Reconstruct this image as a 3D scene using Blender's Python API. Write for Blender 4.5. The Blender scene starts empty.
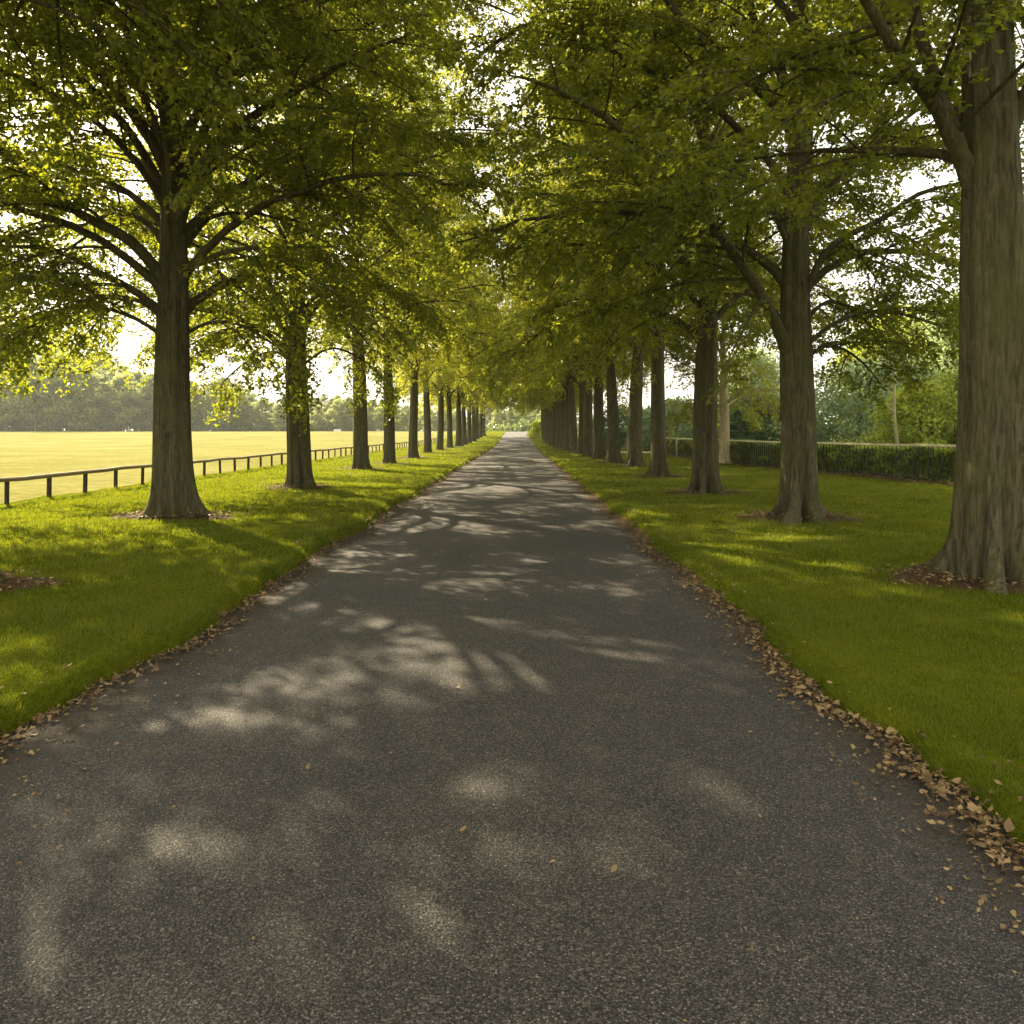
import bpy, math, random
import numpy as np

R = math.radians
sc = bpy.context.scene
COL = sc.collection
CAM_H = 1.7

# ------------------------------------------------------------------ helpers
def link(o, parent=None):
    COL.objects.link(o)
    if parent is not None:
        o.parent = parent
    return o

def tag(o, label=None, cat=None, group=None, kind=None):
    if label: o['label'] = label
    if cat: o['category'] = cat
    if group: o['group'] = group
    if kind: o['kind'] = kind
    return o

def empty(name, loc, rz=0.0):
    o = bpy.data.objects.new(name, None)
    o.empty_display_size = 0.3
    o.location = loc
    o.rotation_euler = (0, 0, rz)
    return link(o)

def mesh_arrays(name, V, F, smooth=False, mats=()):
    """V (n,3); F list of arrays, each (m,k) of vertex indices"""
    me = bpy.data.meshes.new(name)
    V = np.asarray(V, np.float32)
    me.vertices.add(len(V))
    me.vertices.foreach_set('co', V.ravel())
    Fs = [np.asarray(f, np.int32) for f in F if len(f)]
    loops = np.concatenate([f.ravel() for f in Fs])
    tot = np.concatenate([np.full(len(f), f.shape[1], np.int32) for f in Fs])
    start = np.concatenate([[0], np.cumsum(tot)[:-1]]).astype(np.int32)
    me.loops.add(len(loops))
    me.loops.foreach_set('vertex_index', loops)
    me.polygons.add(len(tot))
    me.polygons.foreach_set('loop_start', start)
    me.polygons.foreach_set('loop_total', tot)
    me.polygons.foreach_set('use_smooth', np.full(len(tot), smooth, bool))
    for m in mats: me.materials.append(m)
    me.update(calc_edges=True)
    me.validate()
    return me

def obj(name, me, parent=None):
    return link(bpy.data.objects.new(name, me), parent)

class MB:
    """collects verts / quads / tris"""
    def __init__(s): s.V = []; s.Q = []; s.T = []; s.n = 0
    def add(s, V, Q=None, T=None):
        V = np.asarray(V, float)
        if Q is not None and len(Q): s.Q.append(np.asarray(Q) + s.n)
        if T is not None and len(T): s.T.append(np.asarray(T) + s.n)
        s.V.append(V); s.n += len(V)
    def mesh(s, name, mat, smooth=False):
        F = []
        if s.Q: F.append(np.concatenate(s.Q))
        if s.T: F.append(np.concatenate(s.T))
        return mesh_arrays(name, np.concatenate(s.V), F, smooth, [mat])
    def box(s, a, b):
        (x0, y0, z0), (x1, y1, z1) = a, b
        V = [(x0,y0,z0),(x1,y0,z0),(x1,y1,z0),(x0,y1,z0),(x0,y0,z1),(x1,y0,z1),(x1,y1,z1),(x0,y1,z1)]
        s.add(V, [(0,3,2,1),(4,5,6,7),(0,1,5,4),(1,2,6,5),(2,3,7,6),(3,0,4,7)])
    def tube(s, P, rad, seg=6, cap=True):
        P = np.asarray(P, float); rad = np.asarray(rad, float); n = len(P)
        T = np.gradient(P, axis=0); T /= np.linalg.norm(T, axis=1)[:, None] + 1e-9
        ref = np.array([0.31, 0.95, 0.05]) if abs(T[0][2]) > 0.8 else np.array([0, 0, 1.0])
        u = np.cross(T, ref); u /= np.linalg.norm(u, axis=1)[:, None] + 1e-9
        v = np.cross(T, u)
        a = np.linspace(0, 2*math.pi, seg, endpoint=False)
        ring = P[:, None, :] + rad[:, None, None]*(np.cos(a)[None, :, None]*u[:, None, :] + np.sin(a)[None, :, None]*v[:, None, :])
        i = np.arange(n-1)[:, None]*seg; j = np.arange(seg)[None, :]; k = (j+1) % seg
        Q = np.stack([i+j, i+k, i+seg+k, i+seg+j], -1).reshape(-1, 4)
        V = ring.reshape(-1, 3)
        if cap:
            tip = P[-1] + T[-1]*rad[-1]
            V = np.concatenate([V, [tip]])
            b = (n-1)*seg
            Tt = np.stack([b+np.arange(seg), b+(np.arange(seg)+1) % seg, np.full(seg, n*seg)], -1)
            s.add(V, Q, Tt)
        else:
            s.add(V, Q)

def unit(a): return a/(np.linalg.norm(a, axis=-1, keepdims=True) + 1e-9)

def leaf_arrays(P, D, N, L, W, fold=0.25, fine=False):
    """leaf blades: P base point, D direction, N normal, L length, W width"""
    D = unit(D); S = unit(np.cross(D, N)); N = unit(np.cross(S, D))
    L = L[:, None]; W = W[:, None]; n = len(P)
    if fine:
        up = N*W*fold
        v = [P, P + D*L*.28 + S*W*.5 + up, P + D*L*.68 + S*W*.38 + up*.8, P + D*L - N*L*.10,
             P + D*L*.68 - S*W*.38 + up*.8, P + D*L*.28 - S*W*.5 + up]
        V = np.stack(v, 1).reshape(-1, 3)
        b = np.arange(n)[:, None]*6
        Q = np.concatenate([b + np.array([[0, 1, 2, 3]]), b + np.array([[0, 3, 4, 5]])])
        return V, Q, None
    up = N*W*fold
    V = np.stack([P, P + D*L*.45 + S*W*.5 + up, P + D*L, P + D*L*.45 - S*W*.5 + up], 1).reshape(-1, 3)
    b = np.arange(n)[:, None]*4
    T = np.concatenate([b + np.array([[0, 1, 2]]), b + np.array([[0, 2, 3]])])
    return V, None, T

def curled_leaves(name, mat, P, D, N, L, W, rng):
    n = len(P); D = unit(D); S = unit(np.cross(D, N)); N = unit(np.cross(S, D))
    nu, nv = 5, 3
    c1 = rng.uniform(-.5, .9, n); c2 = rng.uniform(-.3, .9, n); tw = rng.normal(0, .35, n); sk = rng.normal(0, .14, n); pk = rng.uniform(.35, .62, n)
    V = np.zeros((n, nu, nv, 3))
    for i in range(nu):
        u = i/(nu - 1)
        w = (.06 + np.where(u < pk, u/pk, (1 - u)/(1 - pk))**.7*.94)*(1 + rng.normal(0, .13, n))
        for j in range(nv):
            v = j - 1
            vv = v*w*.5*W; a = tw*(u - .4)
            x = L*(u - .5*c1*0) ; side = vv*np.cos(a) + sk*L*math.sin(math.pi*u)
            hgt = c1*L*.55*(u - .5)**2*2 + c2*np.abs(vv)*.75 + vv*np.sin(a) + rng.normal(0, .03, n)*L
            V[:, i, j] = P + D*x[:, None] + S*side[:, None] + N*hgt[:, None]
    b = np.arange(n)[:, None]*(nu*nv)
    Q = np.concatenate([b + np.array([[i*nv+j, i*nv+j+1, (i+1)*nv+j+1, (i+1)*nv+j]]) for i in range(nu-1) for j in range(nv-1)])
    return mesh_arrays(name, V.reshape(-1, 3), [Q], True, [mat])

def leaf_mesh(name, mat, *a, **k):
    V, Q, T = leaf_arrays(*a, **k)
    return mesh_arrays(name, V, [f for f in (Q, T) if f is not None], False, [mat])

def wob(x, seed, amp=1.0, f0=1.0, octs=4):
    r = np.random.RandomState(seed); o = np.zeros_like(np.asarray(x, float)); a = amp; f = f0
    for _ in range(octs):
        o += a*np.sin(f*x + r.uniform(0, 6.28)); a *= .6; f *= 1.9 + r.uniform(0, .3)
    return o

def wob2(x, y, seed, amp=1.0, f0=1.0, octs=4):
    r = np.random.RandomState(seed); o = np.zeros_like(np.asarray(x + y, float)); a = amp; f = f0
    for _ in range(octs):
        for _ in range(2):
            t = r.uniform(0, 6.28)
            o += .5*a*np.sin(f*(x*math.cos(t) + y*math.sin(t)) + r.uniform(0, 6.28))
        a *= .55; f *= 1.95
    return o

def rise(y):
    """the drive is level, then climbs gently to a low crest"""
    t = np.clip((np.asarray(y, float) - 85)/105, 0, 1)
    return 1.75*t*t*(3 - 2*t)

# ------------------------------------------------------------------ materials
class NT:
    def __init__(s, name):
        s.m = bpy.data.materials.new(name); s.m.use_nodes = True
        s.t = s.m.node_tree; s.t.nodes.clear()
    def n(s, typ, **kw):
        nd = s.t.nodes.new(typ)
        for k, v in kw.items():
            if k.startswith('_'): setattr(nd, k[1:], v)
            else: nd.inputs[k.replace('__', ' ')].default_value = v
        return nd
    def l(s, a, b): s.t.links.new(a, b)
    def ramp(s, fac, stops, interp='LINEAR'):
        r = s.n('ShaderNodeValToRGB'); cr = r.color_ramp; cr.interpolation = interp
        while len(cr.elements) < len(stops): cr.elements.new(0.5)
        for e, (p, c) in zip(cr.elements, stops):
            e.position = p; e.color = (*c, 1) if len(c) == 3 else c
        s.l(fac, r.inputs[0]); return r
    def mix(s, fac, a, b, blend='MIX'):
        m = s.n('ShaderNodeMix', _data_type='RGBA', _blend_type=blend)
        for sock, v in ((m.inputs[0], fac), (m.inputs[6], a), (m.inputs[7], b)):
            if hasattr(v, 'is_linked'): s.l(v, sock)
            elif isinstance(v, (int, float)): sock.default_value = v
            else: sock.default_value = (*v, 1)
        return m.outputs[2]
    def math(s, op, a, b=0.0, clamp=False):
        m = s.n('ShaderNodeMath', _operation=op, _use_clamp=clamp)
        for sock, v in zip(m.inputs, (a, b)):
            if hasattr(v, 'is_linked'): s.l(v, sock)
            else: sock.default_value = v
        return m.outputs[0]
    def coords(s, scale=(1, 1, 1)):
        tc = s.n('ShaderNodeTexCoord'); mp = s.n('ShaderNodeMapping')
        mp.inputs['Scale'].default_value = scale
        s.l(tc.outputs['Object'], mp.inputs[0]); return mp.outputs[0]
    def noise(s, vec, scale, detail=4, rough=.55, dist=0.0):
        nz = s.n('ShaderNodeTexNoise', Scale=scale, Detail=detail, Roughness=rough, Distortion=dist)
        s.l(vec, nz.inputs['Vector']); return nz.outputs['Fac']
    def bump(s, h, strength, dist, normal=None):
        b = s.n('ShaderNodeBump', Strength=strength, Distance=dist)
        s.l(h, b.inputs['Height'])
        if normal is not None: s.l(normal, b.inputs['Normal'])
        return b.outputs[0]
    def bsdf(s, col, rough=.8, normal=None, spec=.3):
        p = s.n('ShaderNodeBsdfPrincipled', Roughness=rough)
        p.inputs['Specular IOR Level'].default_value = spec
        if hasattr(col, 'is_linked'): s.l(col, p.inputs['Base Color'])
        else: p.inputs['Base Color'].default_value = (*col, 1)
        if normal is not None: s.l(normal, p.inputs['Normal'])
        return p.outputs[0]
    def out(s, sh):
        o = s.n('ShaderNodeOutputMaterial'); s.l(sh, o.inputs['Surface']); return s.m

def leaf_material(name, dark, light, trans, tfac=.45, rough=.45, spec=.35, patch=1.2):
    t = NT(name)
    g = t.n('ShaderNodeNewGeometry')
    rnd = g.outputs['Random Per Island']
    nz = t.noise(t.coords(), patch, 2)
    f = t.math('ADD', t.math('MULTIPLY', rnd, .65), t.math('MULTIPLY', nz, .5))
    c = t.ramp(f, [(.2, dark), (.85, light)]).outputs[0]
    tc = t.mix(rnd, [x*.75 for x in trans], [x*1.2 for x in trans])
    p = t.bsdf(c, rough, None, spec)
    tr = t.n('ShaderNodeBsdfTranslucent'); t.l(tc, tr.inputs[0])
    mx = t.n('ShaderNodeMixShader'); mx.inputs[0].default_value = tfac
    t.l(p, mx.inputs[1]); t.l(tr.outputs[0], mx.inputs[2])
    return t.out(mx.outputs[0])

def bark_material(name, dark, light, moss, moss_amt=.65, bump=1.0):
    t = NT(name)
    v1 = t.coords((1, 1, .13)); v0 = t.coords()
    fiss = t.noise(v1, 26, 5, .65, .6)
    fine = t.noise(v1, 80, 3, .6)
    big = t.noise(v0, 1.7, 3)
    c = t.ramp(fiss, [(.36, dark), (.62, light)]).outputs[0]
    streak = t.noise(t.coords((1, 1, .07)), 7, 4, .6, .8)
    c = t.mix(1.0, c, t.ramp(streak, [(.3, (.70, .70, .68)), (.62, (1.2, 1.18, 1.12))]).outputs[0], 'MULTIPLY')
    c = t.mix(t.math('MULTIPLY', t.ramp(big, [(.40, (0, 0, 0)), (.68, (1, 1, 1))]).outputs[0], moss_amt), c, moss)
    spots = t.noise(v0, 9, 3)
    c = t.mix(t.math('MULTIPLY', t.ramp(spots, [(.62, (0, 0, 0)), (.72, (1, 1, 1))]).outputs[0], .35), c, [x*1.5 for x in light])
    h = t.math('ADD', fiss, t.math('MULTIPLY', fine, .35))
    return t.out(t.bsdf(c, .88, t.bump(h, bump, .035), .15))

def make_asphalt():
    t = NT('worn_asphalt'); v = t.coords()
    vo = t.n('ShaderNodeTexVoronoi', Scale=120.0, Randomness=1.0); t.l(v, vo.inputs['Vector'])
    vo2 = t.n('ShaderNodeTexVoronoi', Scale=260.0, Randomness=1.0); t.l(v, vo2.inputs['Vector'])
    sep = t.n('ShaderNodeSeparateColor'); t.l(vo.outputs['Color'], sep.inputs[0])
    sep2 = t.n('ShaderNodeSeparateColor'); t.l(vo2.outputs['Color'], sep2.inputs[0])
    st = t.ramp(sep.outputs[0], [(0, (.014, .013, .011)), (.45, (.056, .052, .043)), (.80, (.150, .136, .110)), (.95, (.25, .223, .176)), (1, (.42, .37, .29))]).outputs[0]
    st2 = t.ramp(sep2.outputs[0], [(0, (.026, .024, .020)), (.7, (.096, .087, .071)), (1, (.26, .228, .178))]).outputs[0]
    c = t.mix(.42, st, st2)
    gap = t.ramp(vo.outputs['Distance'], [(.28, (1.15, 1.15, 1.15)), (.72, (.22, .22, .22))]).outputs[0]
    c = t.mix(1.0, c, gap, 'MULTIPLY')
    big = t.noise(v, .55, 4)
    c = t.mix(1.0, c, t.ramp(big, [(.3, (.82, .82, .84)), (.7, (1.12, 1.09, 1.03))]).outputs[0], 'MULTIPLY')
    wv = t.n('ShaderNodeTexVoronoi', Scale=.55, _feature='DISTANCE_TO_EDGE'); nv = t.n('ShaderNodeTexNoise', Scale=2.5, Detail=5.0)
    t.l(v, nv.inputs['Vector']); av = t.n('ShaderNodeVectorMath', _operation='ADD'); sv = t.n('ShaderNodeVectorMath', _operation='SCALE', Scale=.55)
    t.l(nv.outputs['Color'], sv.inputs[0]); t.l(v, av.inputs[0]); t.l(sv.outputs[0], av.inputs[1]); t.l(av.outputs[0], wv.inputs['Vector'])
    crk = t.math('MULTIPLY', t.ramp(wv.outputs['Distance'], [(.0, (1, 1, 1)), (.006, (0, 0, 0))]).outputs[0], t.ramp(t.noise(v, .8, 2), [(.52, (0, 0, 0)), (.6, (1, 1, 1))]).outputs[0])
    c = t.mix(t.math('MULTIPLY', crk, .6), c, (.012, .011, .009))
    mid = t.noise(v, 6, 4)
    c = t.mix(1.0, c, t.ramp(mid, [(.3, (.86, .86, .86)), (.7, (1.1, 1.1, 1.1))]).outputs[0], 'MULTIPLY')
    # soil washed on to both margins
    sx = t.n('ShaderNodeSeparateXYZ'); t.l(v, sx.inputs[0])
    d = t.math('SUBTRACT', t.math('ABSOLUTE', t.math('ADD', sx.outputs[0], .34)), 1.98)
    d = t.math('ADD', t.math('MULTIPLY', d, 3.2), t.math('MULTIPLY', t.math('SUBTRACT', t.noise(v, 3.2, 5, .7), .5), 2.0))
    m = t.ramp(d, [(.0, (0, 0, 0)), (.85, (1, 1, 1))]).outputs[0]
    soil = t.ramp(t.noise(v, 45, 4), [(.3, (.025, .018, .011)), (.7, (.085, .06, .036))]).outputs[0]
    c = t.mix(t.math('MULTIPLY', m, .85), c, soil)
    h = t.math('SUBTRACT', t.math('MULTIPLY', vo.outputs['Distance'], -1.0), t.math('MULTIPLY', vo2.outputs['Distance'], .4))
    h = t.math('ADD', h, t.math('MULTIPLY', sep.outputs[1], .35))
    return t.out(t.bsdf(c, .72, t.bump(h, 1.0, .016), .35))

def make_lawn(name, a, b, c3, scale=1.0):
    t = NT(name); v = t.coords()
    n1 = t.noise(v, .9*scale, 5, .65); n2 = t.noise(v, 24*scale, 4, .7); n3 = t.noise(t.coords((1, .35, 1)), 160, 3, .7)
    c = t.ramp(n1, [(.3, a), (.5, b), (.72, c3)]).outputs[0]
    c = t.mix(1.0, c, t.ramp(n2, [(.25, (.62, .62, .62)), (.75, (1.3, 1.3, 1.25))]).outputs[0], 'MULTIPLY')
    c = t.mix(1.0, c, t.ramp(n3, [(.25, (.55, .55, .55)), (.75, (1.35, 1.35, 1.3))]).outputs[0], 'MULTIPLY')
    h = t.math('ADD', n3, t.math('MULTIPLY', n2, 2.0))
    return t.out(t.bsdf(c, .95, t.bump(h, .6, .03), 0.0))

M = {}
M['asphalt'] = make_asphalt()
M['lawn'] = make_lawn('mown_lawn', (.056, .078, .004), (.086, .106, .006), (.135, .140, .012))
M['field'] = make_lawn('dry_field', (.148, .146, .046), (.205, .198, .068), (.262, .242, .096), .12)
M['ground'] = make_lawn('rough_ground', (.10, .10, .03), (.13, .12, .035), (.16, .14, .045), .3)
M['blade'] = leaf_material('grass_blade', (.044, .068, .004), (.108, .132, .009), (.25, .285, .012), .45, .55, .25, .9)
M['dryblade'] = leaf_material('dry_grass_blade', (.20, .16, .05), (.36, .28, .09), (.35, .28, .07), .4, .6, .2, .9)
M['leaf'] = leaf_material('beech_leaf', (.032, .050, .006), (.105, .127, .014), (.41, .45, .024), .5, .40, .45)
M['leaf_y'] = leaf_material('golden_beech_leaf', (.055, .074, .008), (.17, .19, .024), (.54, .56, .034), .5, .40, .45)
M['leaf_dark'] = leaf_material('dark_green_leaf', (.04, .07, .025), (.10, .15, .05), (.22, .29, .07), .42)  # plain dark green leaf colour for far shrubs and scrub
M['leaf_blue'] = leaf_material('blue_green_leaf', (.10, .145, .085), (.24, .31, .165), (.42, .52, .22), .48)
M['leaf_lime'] = leaf_material('lime_leaf', (.12, .165, .022), (.29, .34, .055), (.58, .64, .075), .5)
M['leaf_pine'] = leaf_material('pine_needle', (.03, .05, .022), (.24, .28, .12), (.30, .34, .11), .45, .6, .2, .3)  # wide dark-to-light range puts crown highlights into the leaf colour
M['leaf_wood'] = leaf_material('wood_leaf', (.05, .07, .03), (.34, .38, .15), (.46, .50, .16), .5, .6, .2, .22)  # crown highlights of the far wood are in this colour range too
M['leaf_hedge'] = leaf_material('hedge_leaf', (.035, .06, .010), (.24, .29, .05), (.42, .50, .05), .5)
M['bark'] = bark_material('beech_bark', (.036, .032, .015), (.122, .104, .058), (.080, .085, .024))
M['bark_pale'] = bark_material('pale_bark', (.26, .22, .12), (.48, .41, .25), (.40, .37, .18), .3, .4)
M['bark_far'] = bark_material('pine_bark', (.07, .055, .04), (.15, .12, .085), (.10, .09, .05), .3, .3)
M['litter'] = leaf_material('dead_leaf', (.040, .022, .008), (.33, .225, .10), (.28, .16, .06), .2, .6, .25, 9)

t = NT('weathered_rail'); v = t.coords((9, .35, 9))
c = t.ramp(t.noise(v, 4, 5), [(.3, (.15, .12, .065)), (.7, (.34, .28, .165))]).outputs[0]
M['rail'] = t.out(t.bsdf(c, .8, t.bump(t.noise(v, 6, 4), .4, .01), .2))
t = NT('dark_post'); v = t.coords((1, 1, .2))
c = t.ramp(t.noise(v, 25, 4), [(.3, (.022, .018, .012)), (.7, (.055, .044, .028))]).outputs[0]
M['post'] = t.out(t.bsdf(c, .85, t.bump(t.noise(v, 30, 4), .4, .008), .2))
t = NT('sunlight_toned_rail'); v = t.coords()  # sunlight on the shaded top rail is put into this pale colour
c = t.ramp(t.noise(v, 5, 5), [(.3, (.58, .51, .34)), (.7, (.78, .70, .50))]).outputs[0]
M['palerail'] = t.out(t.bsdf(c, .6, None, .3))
t = NT('dark_iron'); v = t.coords()
c = t.ramp(t.noise(v, 14, 4), [(.3, (.012, .013, .010)), (.7, (.03, .03, .022))]).outputs[0]
M['iron'] = t.out(t.bsdf(c, .55, None, .4))
t = NT('leaf_mould'); v = t.coords()
c = t.ramp(t.noise(v, 28, 5, .7), [(.3, (.028, .017, .009)), (.5, (.075, .042, .020)), (.72, (.15, .085, .04))]).outputs[0]
M['soil'] = t.out(t.bsdf(c, .9, t.bump(t.noise(v, 40, 5), .9, .03), .1))
t = NT('white_paint'); v = t.coords()
c = t.ramp(t.noise(v, 3, 4), [(.3, (.62, .60, .52)), (.7, (.8, .78, .7))]).outputs[0]
M['white'] = t.out(t.bsdf(c, .5, None, .3))
t = NT('pale_gravel'); v = t.coords()
c = t.ramp(t.noise(v, 30, 5), [(.3, (.42, .37, .27)), (.7, (.62, .56, .43))]).outputs[0]
M['gravel'] = t.out(t.bsdf(c, .9, None, .1))

# ------------------------------------------------------------------ setting
ROAD_L, ROAD_R = -2.50, 1.82
LAWN_L, LAWN_R = -2.79, 2.08

ys = np.concatenate([np.arange(-14, -2, .5), np.arange(-2, 16, .10), np.arange(16, 40, .4), np.arange(40, 100, 2.0), np.arange(100, 260, 6.0)])

def strip(name, xs, zf, mat, ycoord=ys, xjit=None):
    X, Y = np.meshgrid(np.asarray(xs, float), ycoord)
    if xjit is not None: X = X + xjit(X, Y)
    Z = zf(X, Y)
    V = np.stack([X, Y, Z], -1).reshape(-1, 3)
    nx = X.shape[1]; ny = X.shape[0]
    i = np.arange(ny-1)[:, None]*nx + np.arange(nx-1)[None, :]
    Q = np.stack([i, i+1, i+nx+1, i+nx], -1).reshape(-1, 4)
    o = obj(name, mesh_arrays(name, V, [Q], True, [mat]))
    return tag(o, kind='structure')

# ground sheet to the horizon
gx = np.array([-2500, -900, -400, -200, -100, -50, -20, -10, -2, 2, 10, 20, 50, 100, 200, 400, 900, 2500.])
gy = np.concatenate([[-2500, -800, -200, -60, -14], np.arange(0, 260, 10), [300, 400, 700, 1300, 2500]])
strip('ground', gx, lambda X, Y: rise(Y) - .16, M['ground'], gy)

strip('road', np.concatenate([[-3.0, -2.6], np.linspace(-2.4, 1.7, 18), [1.95, 2.35]]),
      lambda X, Y: rise(Y) + .03*(1 - ((X + .34)/2.2)**2).clip(-.6, 1) + .006*wob2(X, Y, 3, 1, 2.0), M['asphalt'])

def edge_l(Y): return .07*wob(Y, 11, 1, .9, 5) + .025*wob(Y, 12, 1, 9.0, 3)
def edge_r(Y): return .06*wob(Y, 13, 1, 1.1, 5) + .025*wob(Y, 14, 1, 8.0, 3)
def lawn_bumps(X, Y): return .018*wob2(X, Y, 5, 1, 1.3) + .012*wob2(X, Y, 6, 1, 7.0, 3)
def lawn_z_l(X, Y):
    d = (LAWN_L + edge_l(Y)) - X
    return rise(Y) + np.where(d < .0, -.06, .135*np.clip(d/.08, 0, 1)**.6) + lawn_bumps(X, Y)*np.clip(d/.2, 0, 1)
def lawn_z_r(X, Y):
    d = X - (LAWN_R + edge_r(Y))
    return rise(Y) + np.where(d < .0, -.06, .095*np.clip(d/.12, 0, 1)**.6) + lawn_bumps(X, Y)*np.clip(d/.2, 0, 1)

offs = np.array([-.02, .0005, .02, .05, .09, .14, .22, .35, .5, .7, 1, 1.3, 1.7, 2.1, 2.6, 3.2, 3.9, 4.7, 5.6, 6.6, 7.6, 8.3, 8.6])
strip('lawn_left', LAWN_L - offs[::-1], lawn_z_l, M['lawn'], xjit=lambda X, Y: edge_l(Y)*np.clip((X + 4.0)/1.0, 0, 1))
offr = np.concatenate([offs[:18], np.array([5.6, 7, 9, 11.5, 14, 18, 26])])
strip('lawn_right', LAWN_R + offr, lawn_z_r, M['lawn'], xjit=lambda X, Y: edge_r(Y)*np.clip((3.4 - X)/1.0, 0, 1))

fx = np.concatenate([np.array([-320, -250, -180, -130, -90, -60, -40, -28, -20]), np.linspace(-17, -10.9, 14)])
strip('field', fx, lambda X, Y: rise(Y) + .09 + .02*wob2(X, Y, 8, 1, .8) , M['field'], np.concatenate([np.arange(-14, 40, 1.0), np.arange(40, 222, 6)]))

# ------------------------------------------------------------------ trees of the avenue
def trunk_mesh(mb, rng, H, r0, lean=(0, 0), seg=40, flare=1.0, fine=True):
    zs = np.concatenate([np.array([-.2, -.05, .03, .1, .18, .27, .37, .5, .65, .85, 1.1, 1.4]), np.linspace(1.8, H, 18 if fine else 9)])
    a = np.linspace(0, 2*math.pi, seg, endpoint=False)
    nb = 2*rng.randint(4, 6); ph = rng.uniform(0, 6.28); ph2 = rng.uniform(0, 6.28, 4)
    ridge = np.abs(np.cos(nb*.5*a + ph + .5*np.sin(a + ph2[0])))**2.2 * (0.68 + .42*np.cos(2*a + ph2[1])) + .16*np.cos((nb*2+1)*a + ph2[2])
    nbr = rng.randint(3, 5)
    z = zs[:, None]; zz = np.maximum(z, 0)
    rt = r0*(1 - .16*np.clip(zz/4, 0, 1) - .84*np.clip((zz - 3.5)/(H*1.03 - 3.5), 0, 1)**.85)
    fl = r0*flare*(1.05*np.exp(-zz/.16)*(.04 + 1.15*ridge[None, :]) + .46*np.exp(-zz/.60)*(1.0*ridge[None, :] - .16))
    flute = 1 + .045*np.cos(5*a[None, :] + ph2[0] + .35*z) + .04*np.cos(9*a[None, :] + ph2[3] - .25*z) + .02*np.cos(3*a[None, :] + 1.1*z)
    r = rt*flute + fl
    cx = lean[0]*zz + .05*np.sin(zz*.7 + ph) * np.clip(zz/3, 0, 1); cy = lean[1]*zz + .05*np.sin(zz*.6 + ph2[1]) * np.clip(zz/3, 0, 1)
    V = np.stack([cx + r*np.cos(a)[None, :], cy + r*np.sin(a)[None, :], np.broadcast_to(z, r.shape)], -1).reshape(-1, 3)
    n = len(zs)
    i = np.arange(n-1)[:, None]*seg; j = np.arange(seg)[None, :]; k = (j+1) % seg
    mb.add(V, np.stack([i+j, i+k, i+seg+k, i+seg+j], -1).reshape(-1, 4))
    def centre(h):
        return np.array([lean[0]*h + .05*math.sin(h*.7 + ph)*min(h/3, 1), lean[1]*h + .05*math.sin(h*.6 + ph2[1])*min(h/3, 1), h])
    def rad(h): return float(np.interp(h, zs, rt[:, 0]))
    return centre, rad

def curve_pts(P, n):
    """smooth resample of a control polyline"""
    P = np.asarray(P, float); m = len(P)
    t = np.linspace(0, m-1, n); i = np.clip(t.astype(int), 0, m-2); f = (t - i)[:, None]
    p0 = P[np.clip(i-1, 0, m-1)]; p1 = P[i]; p2 = P[i+1]; p3 = P[np.clip(i+2, 0, m-1)]
    return .5*((2*p1) + (-p0+p2)*f + (2*p0-5*p1+4*p2-p3)*f**2 + (-p0+3*p1-3*p2+p3)*f**3)

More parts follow.
